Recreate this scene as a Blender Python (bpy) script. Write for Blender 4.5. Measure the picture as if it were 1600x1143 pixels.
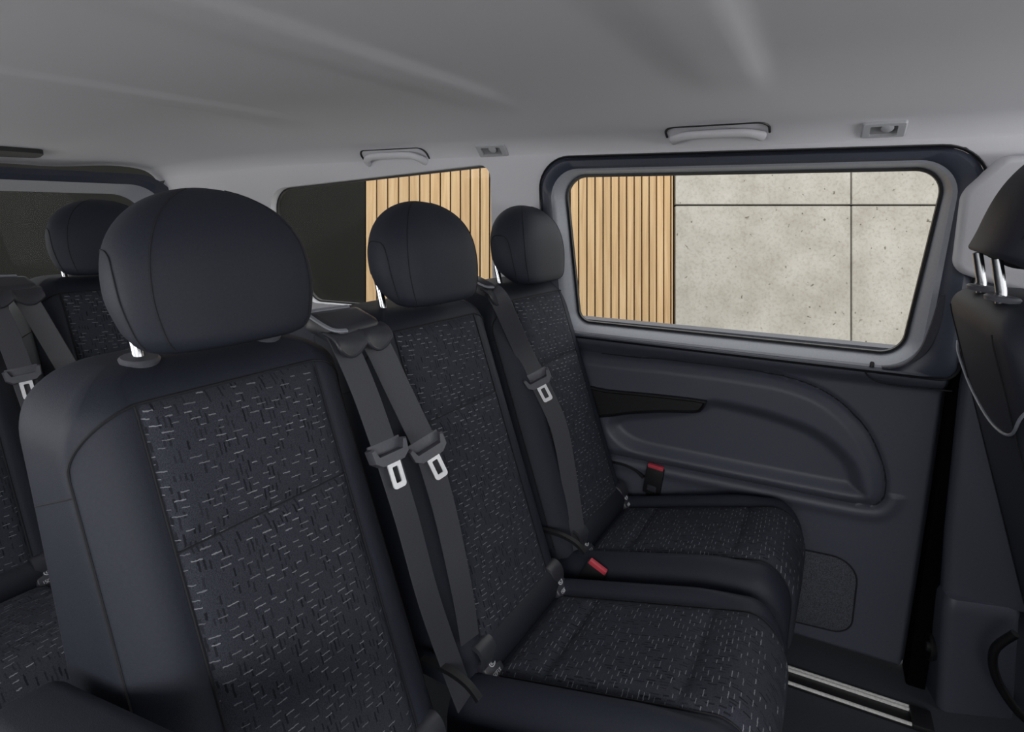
import bpy, bmesh, math, random
from mathutils import Vector, Matrix
from mathutils.geometry import delaunay_2d_cdt
import numpy as np

scene = bpy.context.scene
COL = scene.collection
for o in list(bpy.data.objects):
    bpy.data.objects.remove(o)

# ------------------------------------------------------------------ camera
# metres; x = towards the front of the van, y = from the camera to the far side wall, z = up from the van floor
cam_data = bpy.data.cameras.new('camera')
cam = bpy.data.objects.new('camera', cam_data)
COL.objects.link(cam)
cam.location = (0, 0, 1.22)
cam.rotation_euler = (math.radians(90 - 11.249), 0, math.radians(27.385))
cam_data.sensor_width = 36
cam_data.lens = 905 / 1600 * 36
cam_data.shift_y = -(571.5 - 495) / 1600
cam_data.clip_start = 0.02
scene.camera = cam

# ------------------------------------------------------------------ light
world = bpy.data.worlds.new('overcast_sky')
scene.world = world
world.use_nodes = True
wn = world.node_tree.nodes
wl = world.node_tree.links
wn.clear()
w_out = wn.new('ShaderNodeOutputWorld')
w_bg = wn.new('ShaderNodeBackground')
w_bg.inputs['Color'].default_value = (1.0, 1.0, 0.99, 1)
w_bg.inputs['Strength'].default_value = 1.0
wl.new(w_bg.outputs[0], w_out.inputs[0])



def fill_area(name, loc, aim, sx, sy, power, col=(1, 1, 1)):
    d = bpy.data.lights.new(name, 'AREA')
    d.shape = 'RECTANGLE'
    d.size, d.size_y, d.energy, d.color = sx, sy, power, col
    o = bpy.data.objects.new(name, d)
    o.location = loc
    o.rotation_euler = (Vector(aim) - Vector(loc)).to_track_quat('-Z', 'Y').to_euler()
    COL.objects.link(o)


# added fill lamps standing in for daylight from unseen near side windows and windscreen
fill_area('near_side_fill', (-1.8, -1.2, 0.80), (-0.8, 0.7, 1.15), 1.8, 0.9, 16)  # added fill for the seat sides and the cabin
fill_area('cushion_fill', (0.5, -1.3, 1.55), (-0.2, 1.2, 0.40), 1.6, 0.5, 17)  # added fill to lift the dark cushion tops
fill_area('ceiling_fill', (2.5, 0.6, 0.70), (0.2, 0.9, 1.45), 1.7, 0.7, 62)  # added fill aimed up to brighten the ceiling

scene.view_settings.view_transform = 'Standard'
scene.view_settings.look = 'None'
scene.view_settings.gamma = 1
scene.view_settings.use_curve_mapping = False
scene.view_settings.exposure = 0.7


# ------------------------------------------------------------------ helpers
def s2l(c):
    c = c / 255
    return c / 12.92 if c <= 0.04045 else ((c + 0.055) / 1.055) ** 2.4


def rgb(r, g, b):
    return (s2l(r), s2l(g), s2l(b), 1)


def base_mat(name, col, rough=0.6, metal=0.0, spec=0.5):
    m = bpy.data.materials.new(name)
    m.use_nodes = True
    nt = m.node_tree
    b = nt.nodes['Principled BSDF']
    b.inputs['Base Color'].default_value = col
    b.inputs['Roughness'].default_value = rough
    b.inputs['Metallic'].default_value = metal
    b.inputs['Specular IOR Level'].default_value = spec
    return m, nt, b


def add_bump(nt, b, scale, strength, dist=0.001, detail=3, rough=0.6, coord='Object'):
    tc = nt.nodes.new('ShaderNodeTexCoord')
    nz = nt.nodes.new('ShaderNodeTexNoise')
    nz.inputs['Scale'].default_value = scale
    nz.inputs['Detail'].default_value = detail
    nz.inputs['Roughness'].default_value = rough
    bp = nt.nodes.new('ShaderNodeBump')
    bp.inputs['Strength'].default_value = strength
    bp.inputs['Distance'].default_value = dist
    nt.links.new(tc.outputs[coord], nz.inputs['Vector'])
    nt.links.new(nz.outputs['Fac'], bp.inputs['Height'])
    nt.links.new(bp.outputs['Normal'], b.inputs['Normal'])
    return tc, nz


def vary(nt, b, tc, col_a, col_b, scale, detail=4):
    nz = nt.nodes.new('ShaderNodeTexNoise')
    nz.inputs['Scale'].default_value = scale
    nz.inputs['Detail'].default_value = detail
    rp = nt.nodes.new('ShaderNodeValToRGB')
    rp.color_ramp.elements[0].position = 0.3
    rp.color_ramp.elements[1].position = 0.7
    rp.color_ramp.elements[0].color = col_a
    rp.color_ramp.elements[1].color = col_b
    nt.links.new(tc.outputs['Object'], nz.inputs['Vector'])
    nt.links.new(nz.outputs['Fac'], rp.inputs['Fac'])
    nt.links.new(rp.outputs['Color'], b.inputs['Base Color'])


def M_noise(name, ca, cb, rough, bscale, bstr, vscale=60, metal=0, spec=0.5, dist=0.001):
    m, nt, b = base_mat(name, ca, rough, metal, spec)
    tc, nz = add_bump(nt, b, bscale, bstr, dist)
    vary(nt, b, tc, ca, cb, vscale)
    return m


def M_dash(name, along, row_h=0.0088, cell=0.023, ax_v='Z'):
    """woven fabric with short light dashes running across the seat"""
    m, nt, b = base_mat(name, rgb(38, 40, 48), 0.85, 0, 0.2)
    N, L = nt.nodes, nt.links

    def math_(op, a, c=None, d=None):
        n = N.new('ShaderNodeMath')
        n.operation = op
        for i, v in enumerate((a, c, d)):
            if v is None:
                continue
            if isinstance(v, (int, float)):
                n.inputs[i].default_value = v
            else:
                L.new(v, n.inputs[i])
        return n.outputs[0]

    tc = N.new('ShaderNodeTexCoord')
    sp = N.new('ShaderNodeSeparateXYZ')
    L.new(tc.outputs['Object'], sp.inputs[0])
    u = sp.outputs['Y']
    v = sp.outputs[ax_v]

    def layer(u, v, rh, cl, thick, keep, lmax):
        vv = math_('DIVIDE', v, rh)
        row = math_('FLOOR', vv)
        fv = math_('FRACT', vv)
        w1 = N.new('ShaderNodeTexWhiteNoise')
        w1.noise_dimensions = '1D'
        L.new(row, w1.inputs['W'])
        uu = math_('ADD', math_('DIVIDE', u, cl), math_('MULTIPLY', w1.outputs['Value'], 9.0))
        ce = math_('FLOOR', uu)
        fu = math_('FRACT', uu)
        cb = N.new('ShaderNodeCombineXYZ')
        L.new(ce, cb.inputs[0])
        L.new(row, cb.inputs[1])
        w2 = N.new('ShaderNodeTexWhiteNoise')
        w2.noise_dimensions = '2D'
        L.new(cb.outputs[0], w2.inputs['Vector'])
        h = w2.outputs['Value']
        sc = N.new('ShaderNodeSeparateColor')
        L.new(w2.outputs['Color'], sc.inputs[0])
        a = math_('LESS_THAN', fu, math_('MULTIPLY_ADD', sc.outputs[1], lmax * 0.55, lmax * 0.45))
        c = math_('LESS_THAN', math_('ABSOLUTE', math_('SUBTRACT', fv, 0.5)), thick)
        k = math_('GREATER_THAN', h, 1 - keep)
        msk = math_('MULTIPLY', math_('MULTIPLY', a, c), k)
        return math_('MULTIPLY', msk, math_('MULTIPLY_ADD', sc.outputs[2], 0.6, 0.4))

    nzw = N.new('ShaderNodeTexNoise')
    nzw.inputs['Scale'].default_value = 260
    nzw.inputs['Detail'].default_value = 2
    L.new(tc.outputs['Object'], nzw.inputs['Vector'])
    wob = math_('MULTIPLY_ADD', nzw.outputs['Fac'], 0.0022, -0.0011)
    v2 = math_('ADD', math_('ADD', v, wob), math_('MULTIPLY', u, 0.06))
    light = layer(u, v2, row_h, cell, 0.072, 0.62, 0.66)
    dark = layer(math_('ADD', v2, 0.003), math_('ADD', u, wob), 0.0062, 0.021, 0.2, 0.5, 0.8)
    nz = N.new('ShaderNodeTexNoise')
    nz.inputs['Scale'].default_value = 900
    nz.inputs['Detail'].default_value = 2
    L.new(tc.outputs['Object'], nz.inputs['Vector'])
    rp = N.new('ShaderNodeValToRGB')
    rp.color_ramp.elements[0].position = 0.3
    rp.color_ramp.elements[1].position = 0.72
    rp.color_ramp.elements[0].color = FAB_A
    rp.color_ramp.elements[1].color = FAB_B
    L.new(nz.outputs['Fac'], rp.inputs['Fac'])
    mx1 = N.new('ShaderNodeMix')
    mx1.data_type = 'RGBA'
    L.new(dark, mx1.inputs[0])
    L.new(rp.outputs['Color'], mx1.inputs[6])
    mx1.inputs[7].default_value = FAB_DARK
    mx2 = N.new('ShaderNodeMix')
    mx2.data_type = 'RGBA'
    L.new(light, mx2.inputs[0])
    L.new(mx1.outputs[2], mx2.inputs[6])
    mx2.inputs[7].default_value = FAB_LIGHT
    L.new(mx2.outputs[2], b.inputs['Base Color'])
    bp = N.new('ShaderNodeBump')
    bp.inputs['Strength'].default_value = 0.35
    bp.inputs['Distance'].default_value = 0.001
    L.new(nz.outputs['Fac'], bp.inputs['Height'])
    L.new(bp.outputs['Normal'], b.inputs['Normal'])
    return m


FAB_A, FAB_B, FAB_DARK, FAB_LIGHT = rgb(36, 38, 46), rgb(64, 66, 75), rgb(23, 24, 32), rgb(128, 130, 137)

MAT = {}
MAT['cover'] = M_noise('navy_seat_cover', rgb(31, 34, 45), rgb(36, 39, 50), 0.62, 700, 0.35, 300, spec=0.35)
MAT['roll'] = M_noise('dark_roll_cover', rgb(28, 30, 39), rgb(32, 34, 43), 0.6, 700, 0.3, 300, spec=0.35)
MAT['seam'] = M_noise('seam_thread', rgb(17, 18, 23), rgb(22, 23, 28), 0.8, 900, 0.2)
MAT['welt'] = M_noise('pale_welt', rgb(120, 124, 134), rgb(132, 136, 146), 0.5, 900, 0.2)
MAT['dash_back'] = M_dash('dashed_back_fabric', 'Y', ax_v='Z')
MAT['dash_cushion'] = M_dash('dashed_cushion_fabric', 'Y', ax_v='X')
MAT['web'] = M_noise('belt_webbing', rgb(54, 55, 61), rgb(60, 61, 67), 0.6, 1200, 0.4, 400)
MAT['plastic'] = M_noise('dark_trim_plastic', rgb(70, 73, 85), rgb(74, 77, 89), 0.5, 900, 0.25, 200)
MAT['frame'] = M_noise('window_frame_plastic', rgb(52, 56, 70), rgb(55, 59, 73), 0.42, 900, 0.15, 200)
MAT['guide'] = M_noise('belt_guide_plastic', rgb(48, 49, 55), rgb(54, 55, 61), 0.38, 900, 0.15, 200)
MAT['tongue'] = M_noise('tongue_plastic', rgb(76, 77, 84), rgb(82, 83, 90), 0.45, 900, 0.15, 200)
MAT['black'] = M_noise('black_plastic', rgb(17, 18, 21), rgb(21, 22, 25), 0.5, 900, 0.15, 200)
MAT['void'] = M_noise('gap_shade_black', rgb(5, 5, 6), rgb(7, 7, 8), 0.9, 900, 0.1, 200, spec=0.05)  # near-black colour paints the shade inside the gap at the door edge
MAT['liner'] = M_noise('grey_headliner', rgb(200, 200, 205), rgb(204, 204, 209), 0.9, 1100, 0.25, 500, spec=0.2)
MAT['lightplastic'] = M_noise('pale_grey_plastic', rgb(165, 166, 170), rgb(170, 171, 175), 0.4, 900, 0.1, 200)
MAT['lip'] = M_noise('lit_grey_lip', rgb(140, 143, 152), rgb(146, 149, 158), 0.38, 900, 0.1, 200)  # lip grey, lightened to carry the daylight caught along the window edges
MAT['chrome'] = M_noise('chrome', rgb(178, 180, 184), rgb(190, 192, 196), 0.16, 500, 0.02, 50, metal=1)
MAT['steel'] = M_noise('bright_tongue_steel', rgb(225, 226, 230), rgb(240, 241, 244), 0.35, 700, 0.05, 100, metal=0.2)
MAT['alu'] = M_noise('rail_aluminium', rgb(205, 205, 203), rgb(235, 235, 232), 0.4, 700, 0.1, 200)
MAT['red'] = M_noise('red_button', rgb(190, 62, 76), rgb(200, 72, 86), 0.4, 700, 0.05, 100)
MAT['floor'] = M_noise('dark_floor_covering', rgb(48, 51, 58), rgb(56, 59, 66), 0.7, 500, 0.4, 200)
MAT['pocketfab'] = M_noise('speckled_grey_fabric', rgb(38, 40, 47), rgb(84, 86, 95), 0.9, 800, 0.6, 420)
MAT['dark_wall'] = M_noise('dark_render', rgb(34, 34, 32), rgb(36, 36, 34), 0.95, 40, 0.0, 3, spec=0.05)
MAT['ground'] = M_noise('bounce_paving', rgb(165, 163, 158), rgb(180, 178, 172), 0.9, 60, 0.5, 20, dist=0.01)  # unseen ground made pale to bounce light up to the ceiling
MAT['mark'] = M_noise('printed_mark', rgb(185, 187, 192), rgb(195, 197, 202), 0.5, 700, 0.05, 100)


def mat_wood():
    m, nt, b = base_mat('oak_cladding', rgb(200, 165, 115), 0.6, 0, 0.3)
    N, L = nt.nodes, nt.links
    tc = N.new('ShaderNodeTexCoord')
    at = N.new('ShaderNodeAttribute')
    at.attribute_name = 'plank'
    mp = N.new('ShaderNodeMapping')
    mp.inputs['Scale'].default_value = (22, 22, 0.9)
    L.new(tc.outputs['Object'], mp.inputs['Vector'])
    ad = N.new('ShaderNodeVectorMath')
    ad.operation = 'ADD'
    L.new(mp.outputs[0], ad.inputs[0])
    sc = N.new('ShaderNodeVectorMath')
    sc.operation = 'SCALE'
    sc.inputs['Scale'].default_value = 40
    L.new(at.outputs['Vector'], sc.inputs[0])
    L.new(sc.outputs[0], ad.inputs[1])
    nz = N.new('ShaderNodeTexNoise')
    nz.inputs['Scale'].default_value = 1.6
    nz.inputs['Detail'].default_value = 6
    nz.inputs['Distortion'].default_value = 0.6
    L.new(ad.outputs[0], nz.inputs['Vector'])
    rp = N.new('ShaderNodeValToRGB')
    e = rp.color_ramp.elements
    e[0].position, e[1].position = 0.28, 0.72
    e[0].color, e[1].color = rgb(176, 144, 106), rgb(208, 180, 142)
    x = e.new(0.5)
    x.color = rgb(195, 163, 122)
    L.new(nz.outputs['Fac'], rp.inputs['Fac'])
    hs = N.new('ShaderNodeHueSaturation')
    ma = N.new('ShaderNodeMath')
    ma.operation = 'MULTIPLY_ADD'
    ma.inputs[1].default_value = 0.22
    ma.inputs[2].default_value = 0.86
    L.new(at.outputs['Fac'], ma.inputs[0])
    L.new(ma.outputs[0], hs.inputs['Value'])
    L.new(rp.outputs['Color'], hs.inputs['Color'])
    L.new(hs.outputs['Color'], b.inputs['Base Color'])
    return m


def mat_concrete():
    m, nt, b = base_mat('cast_concrete', rgb(180, 176, 168), 0.85, 0, 0.2)
    N, L = nt.nodes, nt.links
    tc = N.new('ShaderNodeTexCoord')
    n1 = N.new('ShaderNodeTexNoise')
    n1.inputs['Scale'].default_value = 2.6
    n1.inputs['Detail'].default_value = 8
    n1.inputs['Roughness'].default_value = 0.62
    L.new(tc.outputs['Object'], n1.inputs['Vector'])
    r1 = N.new('ShaderNodeValToRGB')
    e = r1.color_ramp.elements
    e[0].position, e[1].position = 0.3, 0.7
    e[0].color, e[1].color = rgb(162, 157, 147), rgb(190, 186, 179)
    L.new(n1.outputs['Fac'], r1.inputs['Fac'])
    n3 = N.new('ShaderNodeTexNoise')
    n3.inputs['Scale'].default_value = 38
    n3.inputs['Detail'].default_value = 5
    n3.inputs['Roughness'].default_value = 0.7
    L.new(tc.outputs['Object'], n3.inputs['Vector'])
    r3 = N.new('ShaderNodeValToRGB')
    r3.color_ramp.elements[0].position = 0.33
    r3.color_ramp.elements[1].position = 0.52
    r3.color_ramp.elements[0].color = rgb(196, 190, 178)
    r3.color_ramp.elements[1].color = (1, 1, 1, 1)
    L.new(n3.outputs['Fac'], r3.inputs['Fac'])
    m3 = N.new('ShaderNodeMix')
    m3.data_type = 'RGBA'
    m3.blend_type = 'MULTIPLY'
    m3.inputs[0].default_value = 0.4
    L.new(r1.outputs['Color'], m3.inputs[6])
    L.new(r3.outputs['Color'], m3.inputs[7])
    v = N.new('ShaderNodeTexVoronoi')
    v.inputs['Scale'].default_value = 13.0
    n2 = N.new('ShaderNodeTexNoise')
    n2.inputs['Scale'].default_value = 9
    n2.inputs['Detail'].default_value = 4
    L.new(tc.outputs['Object'], n2.inputs['Vector'])
    ad = N.new('ShaderNodeMix')
    ad.data_type = 'VECTOR'
    ad.inputs[0].default_value = 0.12
    L.new(tc.outputs['Object'], ad.inputs[4])
    L.new(n2.outputs['Color'], ad.inputs[5])
    L.new(ad.outputs[1], v.inputs['Vector'])
    r2 = N.new('ShaderNodeValToRGB')
    r2.color_ramp.elements[0].position = 0.06
    r2.color_ramp.elements[1].position = 0.13
    r2.color_ramp.elements[0].color = rgb(128, 120, 104)
    r2.color_ramp.elements[1].color = (1, 1, 1, 1)
    L.new(v.outputs['Distance'], r2.inputs['Fac'])
    mx = N.new('ShaderNodeMix')
    mx.data_type = 'RGBA'
    mx.blend_type = 'MULTIPLY'
    mx.inputs[0].default_value = 0.8
    L.new(m3.outputs[2], mx.inputs[6])
    L.new(r2.outputs['Color'], mx.inputs[7])
    L.new(mx.outputs[2], b.inputs['Base Color'])
    bp = N.new('ShaderNodeBump')
    bp.inputs['Distance'].default_value = 0.006
    bp.inputs['Strength'].default_value = 0.5
    L.new(n2.outputs['Fac'], bp.inputs['Height'])
    L.new(bp.outputs['Normal'], b.inputs['Normal'])
    return m


def mat_glass():
    m = bpy.data.materials.new('window_glass')
    m.use_nodes = True
    nt = m.node_tree
    nt.nodes.clear()
    o = nt.nodes.new('ShaderNodeOutputMaterial')
    t = nt.nodes.new('ShaderNodeBsdfTransparent')
    t.inputs['Color'].default_value = (0.98, 0.985, 0.98, 1)
    g = nt.nodes.new('ShaderNodeBsdfGlossy')
    g.inputs['Roughness'].default_value = 0.02
    mx = nt.nodes.new('ShaderNodeMixShader')
    mx.inputs[0].default_value = 0.004
    nt.links.new(t.outputs[0], mx.inputs[1])
    nt.links.new(g.outputs[0], mx.inputs[2])
    nt.links.new(mx.outputs[0], o.inputs[0])
    return m


MAT['wood'] = mat_wood()
MAT['concrete'] = mat_concrete()
MAT['glass'] = mat_glass()


class MB:
    """collects vertices and faces for one mesh"""

    def __init__(self):
        self.v, self.f, self.mi = [], [], []
        self.cur = 0

    def add(self, verts, faces):
        n = len(self.v)
        self.v += [tuple(p) for p in verts]
        self.f += [tuple(i + n for i in fc) for fc in faces]
        self.mi += [self.cur] * len(faces)

    def loft(self, rings, closed=True, cap0=False, cap1=False):
        n = len(rings[0])
        vs = [p for r in rings for p in r]
        fs = []
        for i in range(len(rings) - 1):
            for j in range(n if closed else n - 1):
                a, b2 = i * n + j, i * n + (j + 1) % n
                fs.append((a, b2, b2 + n, a + n))
        if cap0:
            fs.append(tuple(reversed(range(n))))
        if cap1:
            fs.append(tuple(range((len(rings) - 1) * n, len(rings) * n)))
        self.add(vs, fs)

    def tube(self, pts, r, n=8, closed=False, rs=None):
        pts = [Vector(p) for p in pts]
        rings = []
        m = len(pts)
        prev = None
        for i, p in enumerate(pts):
            if closed:
                d = pts[(i + 1) % m] - pts[i - 1]
            else:
                d = pts[min(i + 1, m - 1)] - pts[max(i - 1, 0)]
            d.normalize()
            if prev is None:
                a = d.orthogonal().normalized()
            else:
                a = (prev - d * prev.dot(d)).normalized()
            prev = a
            b = d.cross(a)
            rr = rs[i] if rs else r
            rings.append([p + (a * math.cos(2 * math.pi * k / n) + b * math.sin(2 * math.pi * k / n)) * rr for k in range(n)])
        if closed:
            rings.append(rings[0])
            self.loft(rings)
        else:
            self.loft(rings, cap0=True, cap1=True)

    def box(self, c, s, bev=0.0, rot=None, seg=2):
        bm = bmesh.new()
        bmesh.ops.create_cube(bm, size=1)
        for v in bm.verts:
            v.co = Vector((v.co.x * s[0], v.co.y * s[1], v.co.z * s[2]))
        if bev:
            bmesh.ops.bevel(bm, geom=bm.edges[:], offset=bev, segments=seg, affect='EDGES', profile=0.6)
        M = Matrix.Translation(c) @ (rot.to_4x4() if rot else Matrix())
        bm.verts.index_update()
        self.add([M @ v.co for v in bm.verts], [[v.index for v in f.verts] for f in bm.faces])
        bm.free()

    def prism(self, poly, fn0, fn1, bev=None):
        """poly (2D) mapped through fn0 / fn1 to 3D, closed with caps"""
        self.loft([[fn0(p) for p in poly], [fn1(p) for p in poly]], cap0=True, cap1=True)

    def lathe(self, prof, c, axis, n=20):
        axis = Vector(axis).normalized()
        a = axis.orthogonal().normalized()
        b = axis.cross(a)
        c = Vector(c)
        rings = [[c + axis * h + (a * math.cos(2 * math.pi * k / n) + b * math.sin(2 * math.pi * k / n)) * r for k in range(n)] for r, h in prof]
        self.loft(rings, cap0=True, cap1=True)

    def build(self, name, mat, parent=None, angle=40, smooth=True, mats=None, subsurf=0):
        me = bpy.data.meshes.new(name)
        me.from_pydata(self.v, [], self.f)
        bm = bmesh.new()
        bm.from_mesh(me)
        bmesh.ops.remove_doubles(bm, verts=bm.verts[:], dist=1e-6)
        bmesh.ops.recalc_face_normals(bm, faces=bm.faces[:])
        bm.to_mesh(me)
        bm.free()
        for mm in (mats or [mat]):
            me.materials.append(mm)
        if smooth:
            me.shade_smooth()
            me.set_sharp_from_angle(angle=math.radians(angle))
        o = bpy.data.objects.new(name, me)
        COL.objects.link(o)
        if parent:
            o.parent = parent
        if subsurf:
            sm = o.modifiers.new('subdivision', 'SUBSURF')
            sm.levels = sm.render_levels = subsurf
        return o


def empty(name, loc=(0, 0, 0), rz=0):
    o = bpy.data.objects.new(name, None)
    o.empty_display_size = 0.1
    o.location = loc
    o.rotation_euler = (0, 0, rz)
    COL.objects.link(o)
    return o


def tag(o, label, cat, group=None):
    o['label'] = label
    o['category'] = cat
    if group:
        o['group'] = group
    elif 'group' in o:
        del o['group']
    return o


def struct(o):
    o['kind'] = 'structure'
    return o


def copy_tree(o, parent=None):
    c = o.copy()
    COL.objects.link(c)
    c.parent = parent
    for ch in [k for k in bpy.data.objects if k.parent == o]:
        copy_tree(ch, c)
    return c


def sm(a, b, x):
    t = min(1.0, max(0.0, (x - a) / (b - a)))
    return t * t * (3 - 2 * t)


def npsm(a, b, x):
    t = np.clip((x - a) / (b - a), 0, 1)
    return t * t * (3 - 2 * t)


def catmull(pts, n=8, closed=False):
    P = [Vector(p) for p in pts]
    m = len(P)
    out = []
    rng = range(m if closed else m - 1)
    for i in rng:
        if closed:
            p0, p1, p2, p3 = P[i - 1], P[i], P[(i + 1) % m], P[(i + 2) % m]
        else:
            p0, p1, p2, p3 = P[max(i - 1, 0)], P[i], P[i + 1], P[min(i + 2, m - 1)]
        for k in range(n):
            t = k / n
            out.append(0.5 * ((2 * p1) + (p2 - p0) * t + (2 * p0 - 5 * p1 + 4 * p2 - p3) * t * t + (3 * p1 - p0 - 3 * p2 + p3) * t ** 3))
    if not closed:
        out.append(P[-1])
    return out


def rpoly(corners, radii, n=8):
    """polygon with rounded corners; same number of points for same arguments"""
    out = []
    m = len(corners)
    for i in range(m):
        p = Vector(corners[i])
        a = Vector(corners[i - 1]) - p
        b = Vector(corners[(i + 1) % m]) - p
        r = radii[i]
        ang = a.angle(b)
        d = min(r / math.tan(ang / 2), a.length * 0.49, b.length * 0.49)
        rr = d * math.tan(ang / 2)
        a.normalize()
        b.normalize()
        bis = (a + b).normalized()
        cen = p + bis * (rr / math.sin(ang / 2))
        s = p + a * d - cen
        e = p + b * d - cen
        tot = math.atan2(s.x * e.y - s.y * e.x, s.dot(e))
        for k in range(n + 1):
            th = tot * k / n
            out.append(cen + Vector((s.x * math.cos(th) - s.y * math.sin(th), s.x * math.sin(th) + s.y * math.cos(th))))
    return out


def sdf_poly(poly, X, Z):
    """signed distance (negative inside) of grid points to a closed polygon"""
    P = np.array([(p[0], p[1]) for p in poly])
    d = np.full(X.shape, 1e9)
    inside = np.zeros(X.shape, bool)
    n = len(P)
    for i in range(n):
        a, b = P[i], P[(i + 1) % n]
        ex, ez = b - a
        wx, wz = X - a[0], Z - a[1]
        t = np.clip((wx * ex + wz * ez) / (ex * ex + ez * ez + 1e-12), 0, 1)
        d = np.minimum(d, np.hypot(wx - ex * t, wz - ez * t))
        c = (a[1] > Z) != (b[1] > Z)
        xi = (b[0] - a[0]) * (Z - a[1]) / ((b[1] - a[1]) if abs(b[1] - a[1]) > 1e-12 else 1e-12) + a[0]
        inside ^= c & (X < xi)
    return np.where(inside, -d, d)


def grid_mesh(mb, pts):
    """pts: 2D list of points"""
    h, w = len(pts), len(pts[0])
    mb.add([p for r in pts for p in r], [(i * w + j, i * w + j + 1, (i + 1) * w + j + 1, (i + 1) * w + j) for i in range(h - 1) for j in range(w - 1)])


def ribbon(mb, pts, wid, width, thick, normals=None):
    """flat strap: centre points, one width direction per point"""
    rings = []
    m = len(pts)
    for i, p in enumerate(pts):
        p = Vector(p)
        d = (Vector(pts[min(i + 1, m - 1)]) - Vector(pts[max(i - 1, 0)])).normalized()
        w = Vector(wid[i])
        w = (w - d * w.dot(d)).normalized()
        nrm = d.cross(w)
        wd = width[i] if isinstance(width, (list, tuple)) else width
        a, b = w * wd / 2, nrm * thick / 2
        rings.append([p - a * 0.97 - b, p + a * 0.97 - b, p + a, p + a * 0.97 + b, p - a * 0.97 + b, p - a])
    mb.loft(rings, cap0=True, cap1=True)


# ------------------------------------------------------------------ side wall geometry shared by several pieces
def yw(z):
    """the far side wall leans inwards above the belt line"""
    return 1.64 - max(0.0, z - 0.80) * 0.13


# ================================================================== SETTING
# ---------------- ceiling: one shaped headliner with cross ribs
def ceil_z(x, y):
    s = max(0.0, (y - 1.0) / 0.55)
    z = 1.45 - 0.085 * s ** 2.2
    if y > 1.46:
        z -= 0.036 * (1 - math.sqrt(max(0.0, 1 - ((y - 1.46) / 0.0635) ** 2)))
    s2 = max(0.0, (0.15 - y) / 0.5)
    z -= 0.10 * s2 ** 2.2
    r = max(0.0, (-1.55 - x) / 0.9)
    z -= 0.10 * r ** 2 * (1 - 0.6 * sm(1.1, 1.5, y))
    fade = 1 - sm(1.08, 1.32, y)
    fade *= 1 - 0.0 * x
    d = 0.0
    for xr, wdt in ((-0.655, 0.075), (-1.30, 0.06), (-0.13, 0.05), (0.52, 0.07)):
        # each rib is a shallow step: gentle rise from the rear, short slope towards the front
        t = x - xr
        d += -0.009 * (sm(-0.16, -0.05, t) - sm(0.0, 0.04, t))
    return z + d * fade


mb = MB()
xs = np.linspace(-2.46, 1.25, 260)
ys = np.concatenate([np.linspace(-0.45, 1.0, 40), np.linspace(1.02, 1.45, 24), 1.46 + 0.063 * np.sin(np.linspace(0.05, 1.5707, 14))])
grid_mesh(mb, [[(x, y, ceil_z(x, y)) for y in ys] for x in xs])
grid_mesh(mb, [[(x, y, ceil_z(x, y) + 0.03) for y in ys] for x in xs])
ceiling = struct(mb.build('ceiling', MAT['liner']))

# ---------------- floor and ground
mb = MB()
mb.box((-0.6, 0.65, -0.02), (4.2, 2.1, 0.04))
floor = struct(mb.build('floor', MAT['floor'], smooth=False))
mb = MB()
mb.box((0, 2.5, -0.37), (26, 22, 0.04))
ground = struct(mb.build('ground', MAT['ground'], smooth=False))

# ---------------- far side wall with openings
DOOR_O = [(-0.70, 1.335), (0.300, 1.323), (0.315, 0.0), (-0.72, 0.0)]
WIN2 = rpoly([(-1.86, 1.262), (-0.862, 1.329), (-0.888, 0.855), (-1.70, 0.842)], [0.10, 0.035, 0.05, 0.06], 10)


def cdt_wall(outer, holes, fn, step=0.05, thick=0.03):
    mbx = MB()
    vs, es = [], []

    def addloop(lp):
        n0 = len(vs)
        for p in lp:
            vs.append(Vector((p[0], p[1])))
        for i in range(len(lp)):
            es.append((n0 + i, n0 + (i + 1) % len(lp)))

    addloop(outer)
    for h in holes:
        addloop(h)
    xs0 = [p[0] for p in outer]
    zs0 = [p[1] for p in outer]
    gx, gz = np.meshgrid(np.arange(min(xs0) + step, max(xs0), step), np.arange(min(zs0) + step, max(zs0), step))
    so = sdf_poly(outer, gx, gz)
    ok = so < -0.012
    for h in holes:
        ok &= sdf_poly(h, gx, gz) > 0.012
    for x, z in zip(gx[ok], gz[ok]):
        vs.append(Vector((x, z)))
    r = delaunay_2d_cdt(vs, es, [], 0, 1e-5)
    V, F = r[0], r[2]
    cx = np.array([sum(V[i].x for i in f) / len(f) for f in F])
    cz = np.array([sum(V[i].y for i in f) / len(f) for f in F])
    keep = sdf_poly(outer, cx, cz) < 0
    for h in holes:
        keep &= sdf_poly(h, cx, cz) > 0
    F = [f for f, k in zip(F, keep) if k]
    mbx.add([fn(p.x, p.y, 0) for p in V], F)
    mbx.add([fn(p.x, p.y, thick) for p in V], F)
    for lp in [outer] + list(holes):
        mbx.loft([[fn(p[0], p[1], 0) for p in lp], [fn(p[0], p[1], thick) for p in lp]])
    return mbx


outer = [(-2.46, 0.80), (-2.46, 1.26)] + [(-2.40, 1.315), (-2.3, 1.335), (-2.0, 1.355), (-1.5, 1.365)] + [(-1.0, 1.365), (0, 1.365), (1.2, 1.365), (1.2, 0.98), (0.318, 0.98)] + \
    [(0.30, 1.29), (0.26, 1.33), (-0.66, 1.33), (-0.70, 1.29), (-0.72, 0.0), (-0.80, 0.0), (-0.80, 0.80)]
mb = cdt_wall(outer, [WIN2], lambda x, z, t: (x, yw(z) - 0.048 + t, z))
wall = struct(mb.build('wall_right', MAT['liner'], angle=30))

mb = MB()
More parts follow.
